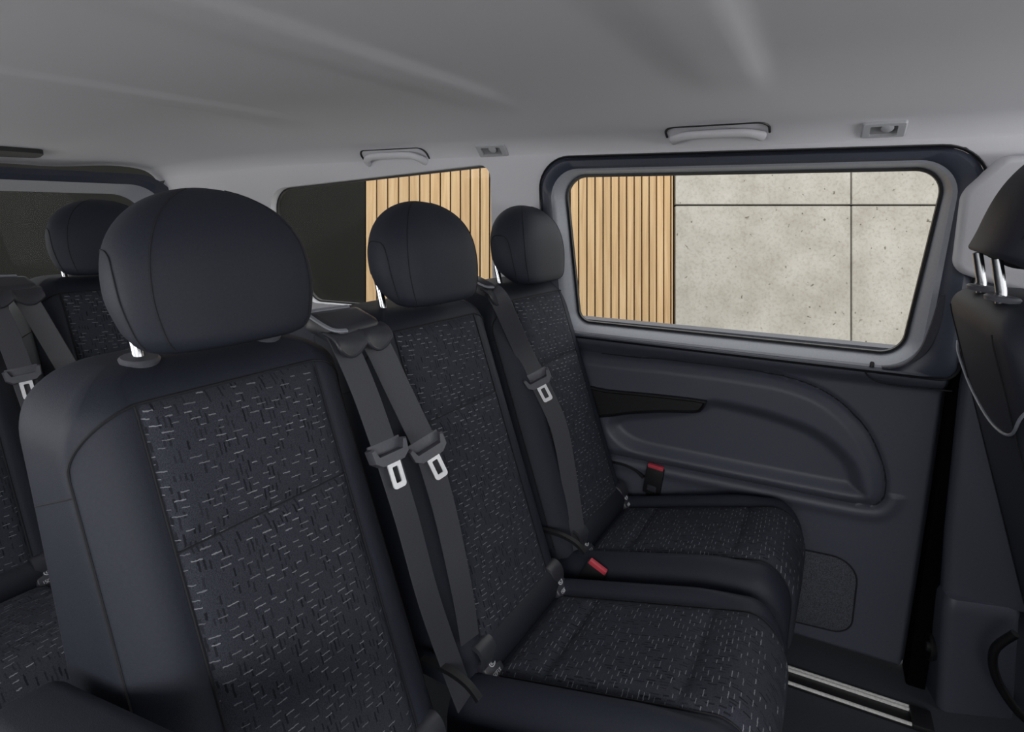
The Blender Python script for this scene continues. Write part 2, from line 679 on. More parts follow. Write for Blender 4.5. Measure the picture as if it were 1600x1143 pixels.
# dark lower lining below the rear side window
pts = []
for x in np.linspace(-2.46, -0.705, 40):
    pts.append([(x, 1.60 - 0.012 * math.sin(min(1, (0.83 - z) / 0.1) * 1.57), z) for z in np.linspace(0.0, 0.83, 30)])
grid_mesh(mb, pts)
grid_mesh(mb, [[(p[0], p[1] + 0.04, p[2]) for p in r] for r in pts])
low = struct(mb.build('trim_1', MAT['plastic']))

# ---------------- rear wall with the tailgate window
TG_O = rpoly([(-0.50, 1.352), (1.575, 1.325), (1.64, 0.70), (-0.50, 0.70)], [0.03, 0.19, 0.15, 0.03], 12)
TG_I = rpoly([(-0.50, 1.315), (1.515, 1.285), (1.57, 0.76), (-0.50, 0.76)], [0.03, 0.15, 0.12, 0.03], 12)
TG_G = rpoly([(-0.50, 1.285), (1.455, 1.248), (1.51, 0.80), (-0.50, 0.80)], [0.03, 0.13, 0.12, 0.03], 12)
mb = MB()
mb.loft([[(-2.40, p[0], p[1]) for p in TG_O], [(-2.395, p[0], p[1]) for p in [q * 0.5 + r * 0.5 for q, r in zip(TG_O, TG_I)]], [(-2.41, p[0], p[1]) for p in TG_I]])
mb.loft([[(-2.40, p[0], p[1]) for p in TG_O], [(-2.47, p[0], p[1]) for p in TG_O]])
win3 = struct(empty('window_2', (0, 0, 0)))
mb.build('window_frame', MAT['frame'], win3)
mb = MB()
mb.loft([[(-2.41, p[0], p[1]) for p in TG_I], [(-2.45, p[0], p[1]) for p in [q * 0.4 + r * 0.6 for q, r in zip(TG_I, TG_G)]], [(-2.475, p[0], p[1]) for p in TG_G]])
mb.build('inner_lip', MAT['lip'], win3)['label'] = 'blue grey inner lip of the rear window frame, lightened for daylight'
mb = MB()
mb.prism(TG_G, lambda p: (-2.476, p[0], p[1]), lambda p: (-2.481, p[0], p[1]))
mb.build('window_pane', MAT['glass'], win3, smooth=False)
mb = MB()
mb.box((-2.44, 0.56, 0.36), (0.05, 2.12, 0.72), 0.01)
struct(mb.build('wall_rear', MAT['plastic']))

# ---------------- rear side window (window_1): gasket + glass, in the wall opening
win2 = struct(empty('window_1'))


def inset(poly, d):
    P = [Vector((p[0], p[1])) for p in poly]
    n = len(P)
    A = sum(P[i].x * P[(i + 1) % n].y - P[(i + 1) % n].x * P[i].y for i in range(n))
    s = 1 if A > 0 else -1
    out = []
    for i in range(n):
        t = P[(i + 1) % n] - P[i - 1]
        t.normalize()
        out.append(P[i] + Vector((-t.y, t.x)) * d * s)
    return out


def on_wall(p, off):
    return (p[0], yw(p[1]) + off, p[1])


mb = MB()
W_in = inset(WIN2, 0.006)
mb.loft([[on_wall(p, -0.020) for p in WIN2], [on_wall(p, -0.020) for p in W_in], [on_wall(p, -0.008) for p in W_in], [on_wall(p, -0.008) for p in WIN2], [on_wall(p, -0.020) for p in WIN2]])
mb.build('gasket', MAT['black'], win2)
mb = MB()
mb.prism(W_in, lambda p: on_wall(p, -0.012), lambda p: on_wall(p, -0.008))
mb.build('window_pane', MAT['glass'], win2, smooth=False)

# ---------------- sliding door (door_1)
door = struct(empty('door_1'))
RAD = [0.075, 0.075, 0.06, 0.05]
G0 = rpoly([(-0.646, 1.293), (0.243, 1.292), (0.213, 0.858), (-0.612, 0.862)], [0.062, 0.055, 0.055, 0.04], 10)
L0 = rpoly([(-0.666, 1.303), (0.252, 1.301), (0.240, 0.838), (-0.640, 0.842)], [0.075, 0.07, 0.08, 0.05], 10)
F1 = rpoly([(-0.674, 1.308), (0.260, 1.306), (0.252, 0.832), (-0.648, 0.836)], [0.08, 0.075, 0.08, 0.05], 10)
F2 = rpoly([(-0.700, 1.337), (0.302, 1.330), (0.314, 0.822), (-0.700, 0.828)], [0.085, 0.085, 0.03, 0.05], 10)
mb = MB()
mb.loft([[on_wall(p, -0.004) for p in G0], [on_wall(p, -0.022) for p in [a * 0.75 + b * 0.25 for a, b in zip(G0, L0)]], [on_wall(p, -0.042) for p in [a * 0.25 + b * 0.75 for a, b in zip(G0, L0)]], [on_wall(p, -0.050) for p in L0], [on_wall(p, -0.052) for p in F1]])
mb.build('inner_lip', MAT['lip'], door)['label'] = 'silver grey lip around the door glass, lightened for daylight'
mb = MB()
mid = [a * 0.3 + b * 0.7 for a, b in zip(F1, F2)]
mb.loft([[on_wall(p, -0.052) for p in F1], [on_wall(p, -0.060) for p in [a * 0.8 + b * 0.2 for a, b in zip(F1, F2)]], [on_wall(p, -0.062) for p in mid], [on_wall(p, -0.050) for p in F2], [on_wall(p, -0.01) for p in F2]])
mb.build('window_frame', MAT['frame'], door)
mb = MB()
F3 = inset(F2, -0.008)
mb.loft([[on_wall(p, -0.052) for p in F2], [on_wall(p, -0.056) for p in inset(F2, -0.004)], [on_wall(p, -0.046) for p in F3]])
mb.build('frame_seal', MAT['black'], door)['label'] = 'black rubber seal round the window frame'
mb = MB()
Gi = inset(G0, 0.006)
mb.loft([[on_wall(p, -0.012) for p in G0], [on_wall(p, -0.012) for p in Gi], [on_wall(p, 0.002) for p in Gi], [on_wall(p, 0.002) for p in G0], [on_wall(p, -0.012) for p in G0]])
mb.build('gasket', MAT['black'], door)['label'] = 'thin black gasket along the glass edge'
mb = MB()
mb.prism(Gi, lambda p: on_wall(p, -0.004), lambda p: on_wall(p, 0.0))
mb.build('window_pane', MAT['glass'], door, smooth=False)

# door lining: a moulded panel with a raised ring, a recessed pocket and a belt-line ledge
RING = [(v.x, v.y) for v in catmull([(-0.95, 0.770), (-0.539, 0.770), (-0.330, 0.776), (-0.141, 0.776), (-0.015, 0.766), (0.076, 0.734), (0.154, 0.667), (0.200, 0.583), (0.216, 0.517), (0.208, 0.474), (0.172, 0.458), (0.027, 0.455), (-0.221, 0.455), (-0.478, 0.455), (-0.95, 0.455)], 6)]
POCK = [(v.x, v.y) for v in catmull([(-0.500, 0.560), (-0.466, 0.592), (-0.342, 0.628), (-0.255, 0.655), (-0.205, 0.680), (-0.069, 0.670), (0.050, 0.640), (0.130, 0.580), (0.160, 0.515), (0.148, 0.487), (-0.055, 0.484), (-0.298, 0.487), (-0.412, 0.492), (-0.478, 0.520)], 6, closed=True)]
xs = np.arange(-0.72, 0.3135, 0.0048)
zs = np.arange(0.008, 0.868, 0.0048)
GX, GZ = np.meshgrid(xs, zs)
base = 1.635 - 0.012 * npsm(0.0, 0.35, GZ)
dr = -sdf_poly(RING, GX, GZ)
dp = -sdf_poly(POCK, GX, GZ)
hgt = 0.017 * npsm(0.0, 0.035, dr) + 0.006 * npsm(0.0, 0.006, dr)
hgt -= 0.030 * npsm(-0.012, 0.030, dp)
hgt -= 0.009 * np.exp(-(dr / 0.005) ** 2)
hgt += 0.008 * np.exp(-(((dr + 0.022) / 0.016) ** 2)) * (GZ < 0.5)
belt = npsm(0.774, 0.812, GZ) * 0.028
top = npsm(0.822, 0.868, GZ) * 0.056
GY = base - hgt - belt + top
GY += 0.03 * npsm(0.296, 0.3135, GX) + 0.035 * npsm(0.03, 0.0, GZ)
mb = MB()
grid_mesh(mb, [[(GX[i, j], GY[i, j], GZ[i, j]) for j in range(GX.shape[1])] for i in range(GX.shape[0])])
n = GX.shape
edge = [(0, j) for j in range(n[1])] + [(i, n[1] - 1) for i in range(n[0])] + [(n[0] - 1, j) for j in reversed(range(n[1]))] + [(i, 0) for i in reversed(range(n[0]))]
mb.loft([[(GX[i, j], GY[i, j], GZ[i, j]) for i, j in edge], [(GX[i, j], 1.70, GZ[i, j]) for i, j in edge]])
mb.add([(-0.72, 1.70, 0.008), (0.31, 1.70, 0.008), (0.31, 1.70, 0.86), (-0.72, 1.70, 0.86)], [(0, 1, 2, 3)])
mb.build('door_panel', MAT['plastic'], door, angle=60)

mb = MB()
rs_ = [p for p in RING if -0.60 < p[0]]
n_r = len(rs_)
pts = []
for p in rs_[:int(n_r * 0.72)]:
    j, i = int(np.argmin(abs(xs - p[0]))), int(np.argmin(abs(zs - p[1])))
    pts.append((p[0], GY[i, j] - 0.001, p[1]))
mb.tube(pts, 0.0020, 6)
mb.build('panel_seam', MAT['seam'], door)
mb = MB()
HAND = [(v.x, v.y) for v in catmull([(-0.62, 0.668), (-0.50, 0.672), (-0.36, 0.680), (-0.236, 0.684), (-0.224, 0.676), (-0.232, 0.657), (-0.252, 0.645), (-0.338, 0.632), (-0.44, 0.608), (-0.50, 0.590), (-0.62, 0.57)], 5, closed=True)]
mb.loft([[(p[0], 1.625, p[1]) for p in HAND], [(p[0], 1.585, p[1]) for p in HAND], [(p.x, 1.582, p.y) for p in inset(HAND, 0.004)], [(p.x, 1.588, p.y) for p in inset(HAND, 0.008)]], cap0=True, cap1=True)
mb.build('door_pull', MAT['black'], door)['label'] = 'black pull recess of the door'
mb = MB()
PKT = rpoly([(-0.20, 0.285), (0.178, 0.300), (0.180, 0.085), (-0.20, 0.060)], [0.03, 0.06, 0.045, 0.03], 8)
mb.loft([[(p[0], 1.64, p[1]) for p in PKT], [(p[0], 1.619, p[1]) for p in PKT], [(p.x, 1.616, p.y) for p in inset(PKT, 0.006)]], cap0=True, cap1=True)
o = mb.build('fabric_pocket', MAT['pocketfab'], door)
o['label'] = 'speckled grey fabric patch low on the door'
mb = MB()
mb.tube([(p[0], 1.619, p[1]) for p in inset(PKT, -0.002)], 0.0022, 6, closed=True)
mb.build('pocket_seam', MAT['seam'], door)
# lower front corner trim of the door window
mb = MB()
cur = catmull([(0.262, 1.02), (0.258, 0.95), (0.243, 0.885), (0.21, 0.846), (0.17, 0.836)], 8)
rings = []
for i, p in enumerate(cur):
    t = i / (len(cur) - 1)
    w = 0.0065 * math.sin(math.pi * min(1, t * 1.25 + 0.12)) + 0.0015
    y0 = yw(p.y) - 0.062
    d = (cur[min(i + 1, len(cur) - 1)] - cur[max(i - 1, 0)]).normalized()
    nx, nz = d.y, -d.x
    rings.append([(p.x + nx * w, y0 + 0.012, p.y + nz * w), (p.x + nx * w, y0, p.y + nz * w), (p.x - nx * w, y0, p.y - nz * w), (p.x - nx * w, y0 + 0.012, p.y - nz * w)])
mb.loft(rings, cap0=True, cap1=True)
mb.build('corner_slot', MAT['guide'], door)['label'] = 'dark slot in the lower window corner'
mb = MB()
sm_pts = catmull([(0.127, 1.600, 0.838), (0.137, 1.592, 0.818), (0.152, 1.589, 0.802), (0.185, 1.588, 0.793), (0.24, 1.589, 0.792), (0.312, 1.592, 0.794)], 6)
mb.tube([(p.x, p.y, p.z) for p in sm_pts], 0.0018, 6)
mb.build('corner_seam', MAT['seam'], door)
mb = MB()
mb.lathe([(0.003, 0), (0.0055, 0.004), (0.005, 0.020), (0.003, 0.023)], (0.150, 1.585, 0.822), (0, 0, 1), 12)
mb.build('lock_pin', MAT['black'], door)['label'] = 'small black lock pin'

# ---------------- unseen lower body boxes, added to block low light from side and front
mb = MB()
mb.box((-0.6, -0.50, 0.42), (3.7, 0.06, 0.84), 0.01)
struct(mb.build('near_light_block', MAT['plastic']))
mb = MB()
mb.box((1.72, 0.55, 0.46), (0.5, 2.1, 0.92), 0.05)
struct(mb.build('front_light_block', MAT['plastic']))

# ---------------- B pillar between sliding door and front seat
mb = MB()


def pill(x0, x1, y, z, r=0.02):
    q = rpoly([(x0, 1.72), (x0, y), (x1, y), (x1, 1.72)], [0.002, r, r, 0.002], 5)
    return [(p.x, p.y, z) for p in q]


mb.loft([pill(0.350, 0.66, 1.575, 0.30), pill(0.340, 0.66, 1.575, 0.45), pill(0.326, 0.66, 1.57, 0.80), pill(0.325, 0.66, 1.565, 0.95), pill(0.318, 0.66, 1.55, 1.10)], cap0=True, cap1=True)
mb.build('trim_2', MAT['plastic'])
struct(bpy.data.objects['trim_2'])
mb = MB()
mb.box((0.334, 1.645, 0.42), (0.042, 0.08, 0.86), 0.006)  # black box stands in for the shade between door and pillar
struct(mb.build('door_gap_shade', MAT['void']))
mb = MB()
mb.box((0.90, 1.67, 0.48), (0.96, 0.06, 1.0), 0.01)
struct(mb.build('trim_6', MAT['plastic']))
foot = struct(empty('trim_3'))
mb = MB()
q0 = rpoly([(0.345, 1.70), (0.374, 1.545), (0.53, 1.600), (0.53, 1.70)], [0.002, 0.02, 0.02, 0.002], 5)
q1 = rpoly([(0.335, 1.70), (0.352, 1.540), (0.50, 1.575), (0.50, 1.70)], [0.002, 0.02, 0.02, 0.002], 5)
q2 = [p + (Vector((0.43, 1.65)) - p) * 0.06 for p in q1]
mb.loft([[(p.x, p.y, 0.0) for p in q0], [(p.x, p.y, 0.27) for p in q1], [(p.x, p.y, 0.288) for p in q1], [(p.x, p.y, 0.302) for p in q2]], cap0=True, cap1=True)
mb.build('pillar_foot', MAT['plastic'], foot)
mb = MB()
mb.lathe([(0.030, -0.01), (0.034, 0.002), (0.030, 0.007), (0.022, 0.004), (0.016, 0.003), (0.012, 0.010), (0.006, 0.012)], (0.349, 1.60, 0.13), (-1, -0.12, 0), 24)
mb.build('round_cap', MAT['black'], foot)['label'] = 'round black cap on the pillar foot'
# upper pale trim with a rounded lower corner
mb = MB()
UP = rpoly([(0.318, 1.31), (0.262, 1.24), (0.268, 1.075), (0.46, 1.012), (0.60, 1.00), (0.60, 1.31)], [0.03, 0.05, 0.04, 0.02, 0.01, 0.01], 8)
ins = [inset(UP, d) for d in (0.004, 0.014, 0.03)]
mb.loft([[(p.x, yw(p.y) - 0.01, p.y) for p in UP], [(p.x, yw(p.y) - 0.068, p.y) for p in UP], [(p.x, yw(p.y) - 0.078, p.y) for p in ins[0]], [(p.x, yw(p.y) - 0.084, p.y) for p in ins[1]]], cap0=True, cap1=True)
struct(mb.build('trim_4', MAT['liner'], angle=50))


# ================================================================== OUTSIDE: a building wall some metres beyond the van
WD = 5.0
fw = Vector((-0.45114, 0.87087, -0.19507))
cu = Vector((0.88793, 0.45996, 0.0)).normalized()
cv = cu.cross(fw).normalized()
wc = Vector((0, 0, 1.22)) + fw * WD
Mw = Matrix((cu, fw, cv)).transposed().to_4x4()
Mw.translation = wc


def wu(px):
    return (px - 800) / 905 * WD


def wv(py):
    return (495 - py) / 905 * WD


V0, V1 = -1.05, 1.75


def outside(mbx, name, mat):
    o = mbx.build(name, mat, smooth=False)
    o.matrix_world = Mw
    return struct(o)


rnd = random.Random(4)
mb = MB()
px = 571.0
idx = []
while px < 1050:
    stp = 17.0 - 0.0134 * (px - 600)
    nx = min(px + stp, 1052.5)
    a, b = wu(px) + 0.0055, wu(nx) - 0.0055
    k = len(mb.f)
    mb.box(((a + b) / 2, 0.02, (V0 + V1) / 2), (b - a, 0.04, V1 - V0), 0.003, seg=1)
    idx.append((k, len(mb.f), rnd.random()))
    px = nx
me_v = mb.v
wood = outside(mb, 'wall_timber', MAT['wood'])
me = wood.data
at = me.attributes.new('plank', 'FLOAT_VECTOR', 'POINT')
edges_u = sorted([(min(me_v[i][0] for f in mb.f[k0:k1] for i in f), max(me_v[i][0] for f in mb.f[k0:k1] for i in f), r) for k0, k1, r in idx])
for i, v in enumerate(me.vertices):
    for a, b, r in edges_u:
        if a - 1e-4 <= v.co.x <= b + 1e-4:
            at.data[i].vector = (r, (r * 7.3) % 1, (r * 3.1) % 1)
            break
mb = MB()
jx, jy = wu(1331), wv(320)
x0, x1 = wu(1056), wu(2600)
g = 0.0075
for a, b in ((x0, jx - g), (jx + g, x1)):
    for c, d in ((V0, jy - g), (jy + g, V1)):
        mb.box(((a + b) / 2, 0.03, (c + d) / 2), (b - a, 0.05, d - c), 0.004, seg=1)
outside(mb, 'wall_concrete', MAT['concrete'])
mb = MB()
mb.box(((wu(571) + x1) / 2, 0.08, (V0 + V1) / 2), (x1 - wu(571), 0.06, V1 - V0))
mb.box(((wu(571) + wu(-1900)) / 2 - 0.005, 0.05, (V0 + V1) / 2), (wu(571) - wu(-1900), 0.1, V1 - V0))
outside(mb, 'wall_dark', MAT['dark_wall'])

# ================================================================== SEATS
SW = 0.200       # half width of a backrest
SEAM_Y = 0.132   # where the centre panel meets the bolster


class Back:
    """shape of a backrest in seat space: x forward, y across, z up"""

    def __init__(self, xf, xr, ztop, z0=0.36, w=SW, rz=0.09):
        self.xf, self.xr, self.ztop, self.z0, self.w, self.rz = xf, xr, ztop, z0, w, rz

    def W(self, z):
        w = self.w + 0.004 * sm(0.9, 0.4, z)
        t = (z - (self.ztop - self.rz)) / self.rz
        if t > 0:
            w -= self.rz * 0.95 * (1 - math.sqrt(max(0, 1 - t * t)))
        return w

    def inx(self, z):
        r = 0.05
        t = (z - (self.ztop - r)) / r
        return r * (1 - math.sqrt(max(0, 1 - min(1, t) ** 2))) if t > 0 else 0.0

    def front(self, y, z):
        W = self.W(z)
        ay = abs(y)
        sy = min(SEAM_Y, W - 0.03)
        o = 0.0
        if ay > sy:
            t = (ay - sy) / (W - sy)
            o = 0.010 * math.sin(math.pi * t) * sm(0, 0.15, t) - 0.042 * t ** 1.5
            o *= 1 - 0.6 * sm(self.ztop - 0.10, self.ztop - 0.02, z)
        return self.xf(z) - self.inx(z) + o

    def ring(self, z):
        W = self.W(z)
        sy = min(SEAM_Y, W - 0.03)
        half = [0, 0.3, 0.6, 0.85, 0.97]
        ysf = [sy * k for k in half] + [sy + (W - sy) * k for k in (0, 0.05, 0.12, 0.25, 0.4, 0.55, 0.7, 0.82, 0.9, 0.95, 1.0)]
        fr = [(self.front(y, z), y) for y in ysf]
        xr = self.xr(z) + self.inx(z)
        xe = fr[-1][0]
        rc = min(0.035, (xe - xr) * 0.4)
        side = [(xe + (xr + rc - xe) * k, W) for k in (0.2, 0.5, 0.8, 1.0)]
        cor = [(xr + rc - rc * math.sin(a), W - rc + rc * math.cos(a)) for a in (0.4, 0.8, 1.2, 1.57)]
        rear = [(xr - 0.006 * (1 - (k) ** 2), (W - rc) * k) for k in (0.7, 0.4, 0.0)]
        h = fr + side + cor + rear
        full = [(x, y, z) for x, y in h] + [(x, -y, z) for x, y in reversed(h[1:-1])]
        return full

    def body(self, mb):
        zs = list(np.linspace(self.z0, self.ztop - 0.10, 22)) + [self.ztop - 0.10 + 0.10 * math.sin(a) for a in np.linspace(0.08, 1.5, 18)]
        mb.loft([self.ring(z) for z in zs], cap0=True, cap1=True)

    def panel(self, mb, z0, z1, splits):
        ysl = np.linspace(-1, 1, 41)
        zsl = np.linspace(z0, z1, 120)
        rows, rows_b = [], []
        for z in zsl:
            r, rb = [], []
            for k in ysl:
                hw = min(SEAM_Y, self.W(z) - 0.03) - 0.0015
                y = k * hw
                d = min(hw - abs(y), z - z0, z1 - z)
                o = 0.013 * (1 - math.exp(-max(d, 0) / 0.012)) - 0.001
                for s in splits:
                    o = min(o, 0.0010 + 0.012 * (1 - math.exp(-abs(z - s) / (0.020 if z > s else 0.010))))
                x = self.front(y, z) + o
                r.append((x, y, z))
                rb.append((x - 0.012, y, z))
            rows.append(r)
            rows_b.append(rb)
        grid_mesh(mb, rows)


def back_parts(B, parent, panel_mat, z_top_panel, splits, side_seam, zp0=0.40):
    mb = MB()
    B.body(mb)
    body = mb.build('backrest', MAT['cover'], parent, angle=60)
    mb = MB()
    B.panel(mb, zp0, z_top_panel, splits)
    mb.build('fabric_panel', panel_mat, body, angle=70)['label'] = 'dashed dark fabric panel of the backrest'
    # seams: front edge of each side, panel border, side seam
    zt = z_top_panel + 0.002
    zc = zt - 0.075
    path = []
    for z in np.linspace(B.z0 + 0.02, zc, 50):
        W = B.W(z)
        path.append((B.front(W, z) + 0.0005, W - 0.0005, z))
    for a in np.linspace(0.08, math.pi / 2, 16):
        z = zc + (zt - zc) * math.sin(a)
        W = B.W(zc)
        y = min(W - (W - 0.125) * (1 - math.cos(a)), B.W(z) - 0.0005)
        path.append((B.front(y, z) + 0.0008, y, z))
    full = path + [(B.front(y, zt) + 0.001, y, zt) for y in np.linspace(0.12, -0.12, 24)] + [(x, -y, z) for x, y, z in reversed(path)]
    mb = MB()
    mb.tube(full, 0.0019, 6)
    mb.build('piping', MAT['seam'], body)
    for sp in splits:
        mb = MB()
        mb.tube([(B.front(y, sp) + 0.0014, y, sp) for y in np.linspace(-SEAM_Y, SEAM_Y, 24)], 0.0016, 6)
        mb.build('seam', MAT['seam'], body)
    for s in (-1, 1):
        mb = MB()
        mb.tube([(B.front(s * SEAM_Y, z) + 0.0008, s * min(SEAM_Y, B.W(z) - 0.03), z) for z in np.linspace(zp0, z_top_panel, 50)], 0.0016, 6)
        mb.build('seam', MAT['seam'], body)
        if side_seam:
            mb = MB()
            W = B.W(side_seam)
            x0, x1 = B.xr(side_seam) + 0.035, B.front(W, side_seam + 0.032)
            mb.tube([(x0 + (x1 - x0) * k, s * (W + 0.0003), side_seam - 0.008 + 0.040 * k) for k in np.linspace(0, 1, 12)], 0.0011, 6)
            mb.build('side_seam', MAT['seam'], body)
    return body


class Head:
    def __init__(self, xm, z0, H, tilt=0.15, hw=0.140, hd=0.072):
        self.xm, self.z0, self.H, self.tilt, self.hw, self.hd = xm, z0, H, tilt, hw, hd

    def dims(self, t):
        if t > 0.36:
            u = (t - 0.36) / 0.64
            a = max(0.0, 1 - u ** 2.5) ** 0.5
        else:
            a = 1 - 0.14 * ((0.36 - t) / 0.36) ** 1.6
        if t > 0.42:
            u = (t - 0.42) / 0.58
            b = max(0.0, 1 - u ** 2.7) ** 0.52
        else:
            b = 1 - 0.08 * ((0.42 - t) / 0.42) ** 1.5
        lo = 1.0
        if t < 0.12:
            lo = 0.86 + 0.14 * math.sqrt(1 - ((0.12 - t) / 0.12) ** 2)
        return self.hw * a * lo, self.hd * b * (lo * 1.3 - 0.3)

    def pt(self, t, ph, off=0.0):
        hw, hd = self.dims(t)
        n = 3.2
        c, s = math.cos(ph), math.sin(ph)
        z = self.z0 + t * self.H
        xm = self.xm - (z - 1.14) * self.tilt
        f = 1.0 if s > 0 else 0.92
        y = (hw + off) * math.copysign(abs(c) ** (2 / n), c)
        # plan view: sides toe in towards the rear
        x = xm + f * (hd + off) * math.copysign(abs(s) ** (2 / n), s)
        y *= 1 - 0.16 * sm(0.02, -hd, x - xm)
        if t < 0.35:
            z += 0.034 * (1 - t / 0.35) ** 1.5 * sm(0.03, -hd, x - xm)
        return (x, y, z)

    def body(self, mb):
        ts = list(np.linspace(0, 0.12, 7)) + list(np.linspace(0.15, 0.8, 16)) + [0.8 + 0.2 * math.sin(a) for a in np.linspace(0.1, 1.565, 14)]
        mb.loft([[self.pt(t, 2 * math.pi * k / 56) for k in range(56)] for t in ts], cap0=True, cap1=True)

    def seams(self):
        out = []
        for s in (1, -1):
            ph = 0.80
            out.append([self.pt(t, ph if s > 0 else math.pi - ph, 0.0003) for t in np.linspace(0.03, 0.985, 46)])
            # arched ear seam on the side
            ctl = catmull([(-0.52, 0.28, 0), (-0.46, 0.44, 0), (-0.30, 0.57, 0), (-0.05, 0.615, 0), (0.14, 0.58, 0), (0.24, 0.47, 0), (0.29, 0.32, 0), (0.31, 0.16, 0), (0.31, 0.04, 0)], 6)
            out.append([self.pt(p.y, p.x if s > 0 else math.pi - p.x, 0.0003) for p in ctl])
        return out


def head_parts(Hd, parent, x_post, z_base, sep=0.092, mat='cover'):
    mb = MB()
    Hd.body(mb)
    h = mb.build('headrest', MAT[mat], parent, angle=70)
    for pts in Hd.seams():
        mb = MB()
        mb.tube(pts, 0.0010, 5)
        mb.build('seam', MAT['seam'], h)
    for s in (-1, 1):
        mb = MB()
        mb.tube([(x_post + 0.004, s * sep, z_base - 0.02), (x_post, s * sep, z_base + 0.02), (x_post - 0.012, s * sep, z_base + 0.07)], 0.0076, 16)
        mb.build('post', MAT['chrome'], h)['label'] = 'chrome headrest post'
        mb = MB()
        mb.lathe([(0.022, -0.006), (0.024, 0.000), (0.021, 0.003), (0.010, 0.004)], (x_post + 0.003, s * sep, z_base + 0.010), (0.12, 0, 1), 20)
        mb.build('post_collar', MAT['tongue'], h)
    return h


def cushion_parts(parent, z_shift=0.0, pm='dash_cushion'):
    XR, XF, X1 = -0.01, 0.505, 0.425
    HWID = 0.212

    def ztop(x):
        if x > X1:
            zz = 0.358 + (X1 - 0.04) * 0.29
            t = (x - X1) / (XF - X1)
            lift = (x - X1) * 0.29 * (1 - t)
            return 0.385 + (zz + lift - 0.385) * max(0.0, 1 - t ** 2.1) ** 0.5
        return 0.358 + (x - 0.04) * 0.29

    def sect(x):
        zt = ztop(x)
        t = max(0.0, (x - 0.38) / (XF - 0.38))
        w = HWID - 0.026 * t ** 4
        zb = 0.235
        pts = []
        hh = zt - zb
        rc = min(0.045, hh * 0.5)
        bol = 0.020 * (1 - sm(0.32, 0.48, x)) + 0.003
        flat = [0, 0.04, 0.08, 0.115, 0.133, 0.138, 0.144]
        top = [(y, zt) for y in flat]
        for k in (0.25, 0.5, 0.75, 1.0):
            y = 0.144 + (w - rc - 0.144) * k
            top.append((y, zt + bol * math.sin(1.45 * k)))
        for a in (0.25, 0.5, 0.75, 1.0, 1.25, 1.5):
            top.append((w - rc + rc * math.sin(a), zt + bol * (1 - a / 1.57) - rc + rc * math.cos(a)))
        low = [(w, zb + (zt - rc - zb) * 0.45), (w - 0.004, zb + 0.006), (w * 0.6, zb), (0, zb)]
        h = top + low
        return [(x, y, z) for y, z in h] + [(x, -y, z) for y, z in reversed(h[1:-1])]

    xs = list(np.linspace(XR, X1 - 0.02, 24)) + [X1 + (XF - X1) * math.sin(a) for a in np.linspace(0.05, 1.54, 18)]
    mb = MB()
    mb.loft([sect(x) for x in xs], cap0=True, cap1=True)
    c = mb.build('seat_cushion', MAT['cover'], parent, angle=60)
    # fabric centre panel following the top and the rolled front
    mb = MB()
    path = []
    for x in list(np.linspace(0.045, X1 - 0.005, 60)) + [X1 + (XF - X1) * math.sin(a) for a in np.linspace(0.04, 1.52, 30)]:
        path.append((x, ztop(x)))
    path += [(XF, z) for z in np.linspace(0.378, 0.275, 20)]
    rows = []
    L = [0]
    for a, b in zip(path, path[1:]):
        L.append(L[-1] + math.hypot(b[0] - a[0], b[1] - a[1]))
    for i, (x, z) in enumerate(path):
        a, b = path[max(i - 1, 0)], path[min(i + 1, len(path) - 1)]
        tx, tz = b[0] - a[0], b[1] - a[1]
        ln = math.hypot(tx, tz)
        nx, nz = -tz / ln, tx / ln
        r = []
        for k in np.linspace(-1, 1, 33):
            y = k * 0.1345
            d = min(0.1345 - abs(y), L[i], L[-1] - L[i])
            o = 0.011 * (1 - math.exp(-max(d, 0) / 0.013)) - 0.001
            for s in (0.138, 0.375):
                o = min(o, 0.0015 + 0.009 * (1 - math.exp(-abs(x - s) / 0.012)))
            r.append((x + nx * o, y, z + nz * o))
        rows.append(r)
    grid_mesh(mb, rows)
    mb.build('fabric_panel', MAT[pm], c, angle=70)['label'] = 'dashed dark fabric panel of the cushion'
    for s in (-1, 1):
        mb = MB()
        mb.tube([(x, s * 0.1362, z + 0.0008) for x, z in path], 0.0016, 6)
        mb.build('seam', MAT['seam'], c)
    return c


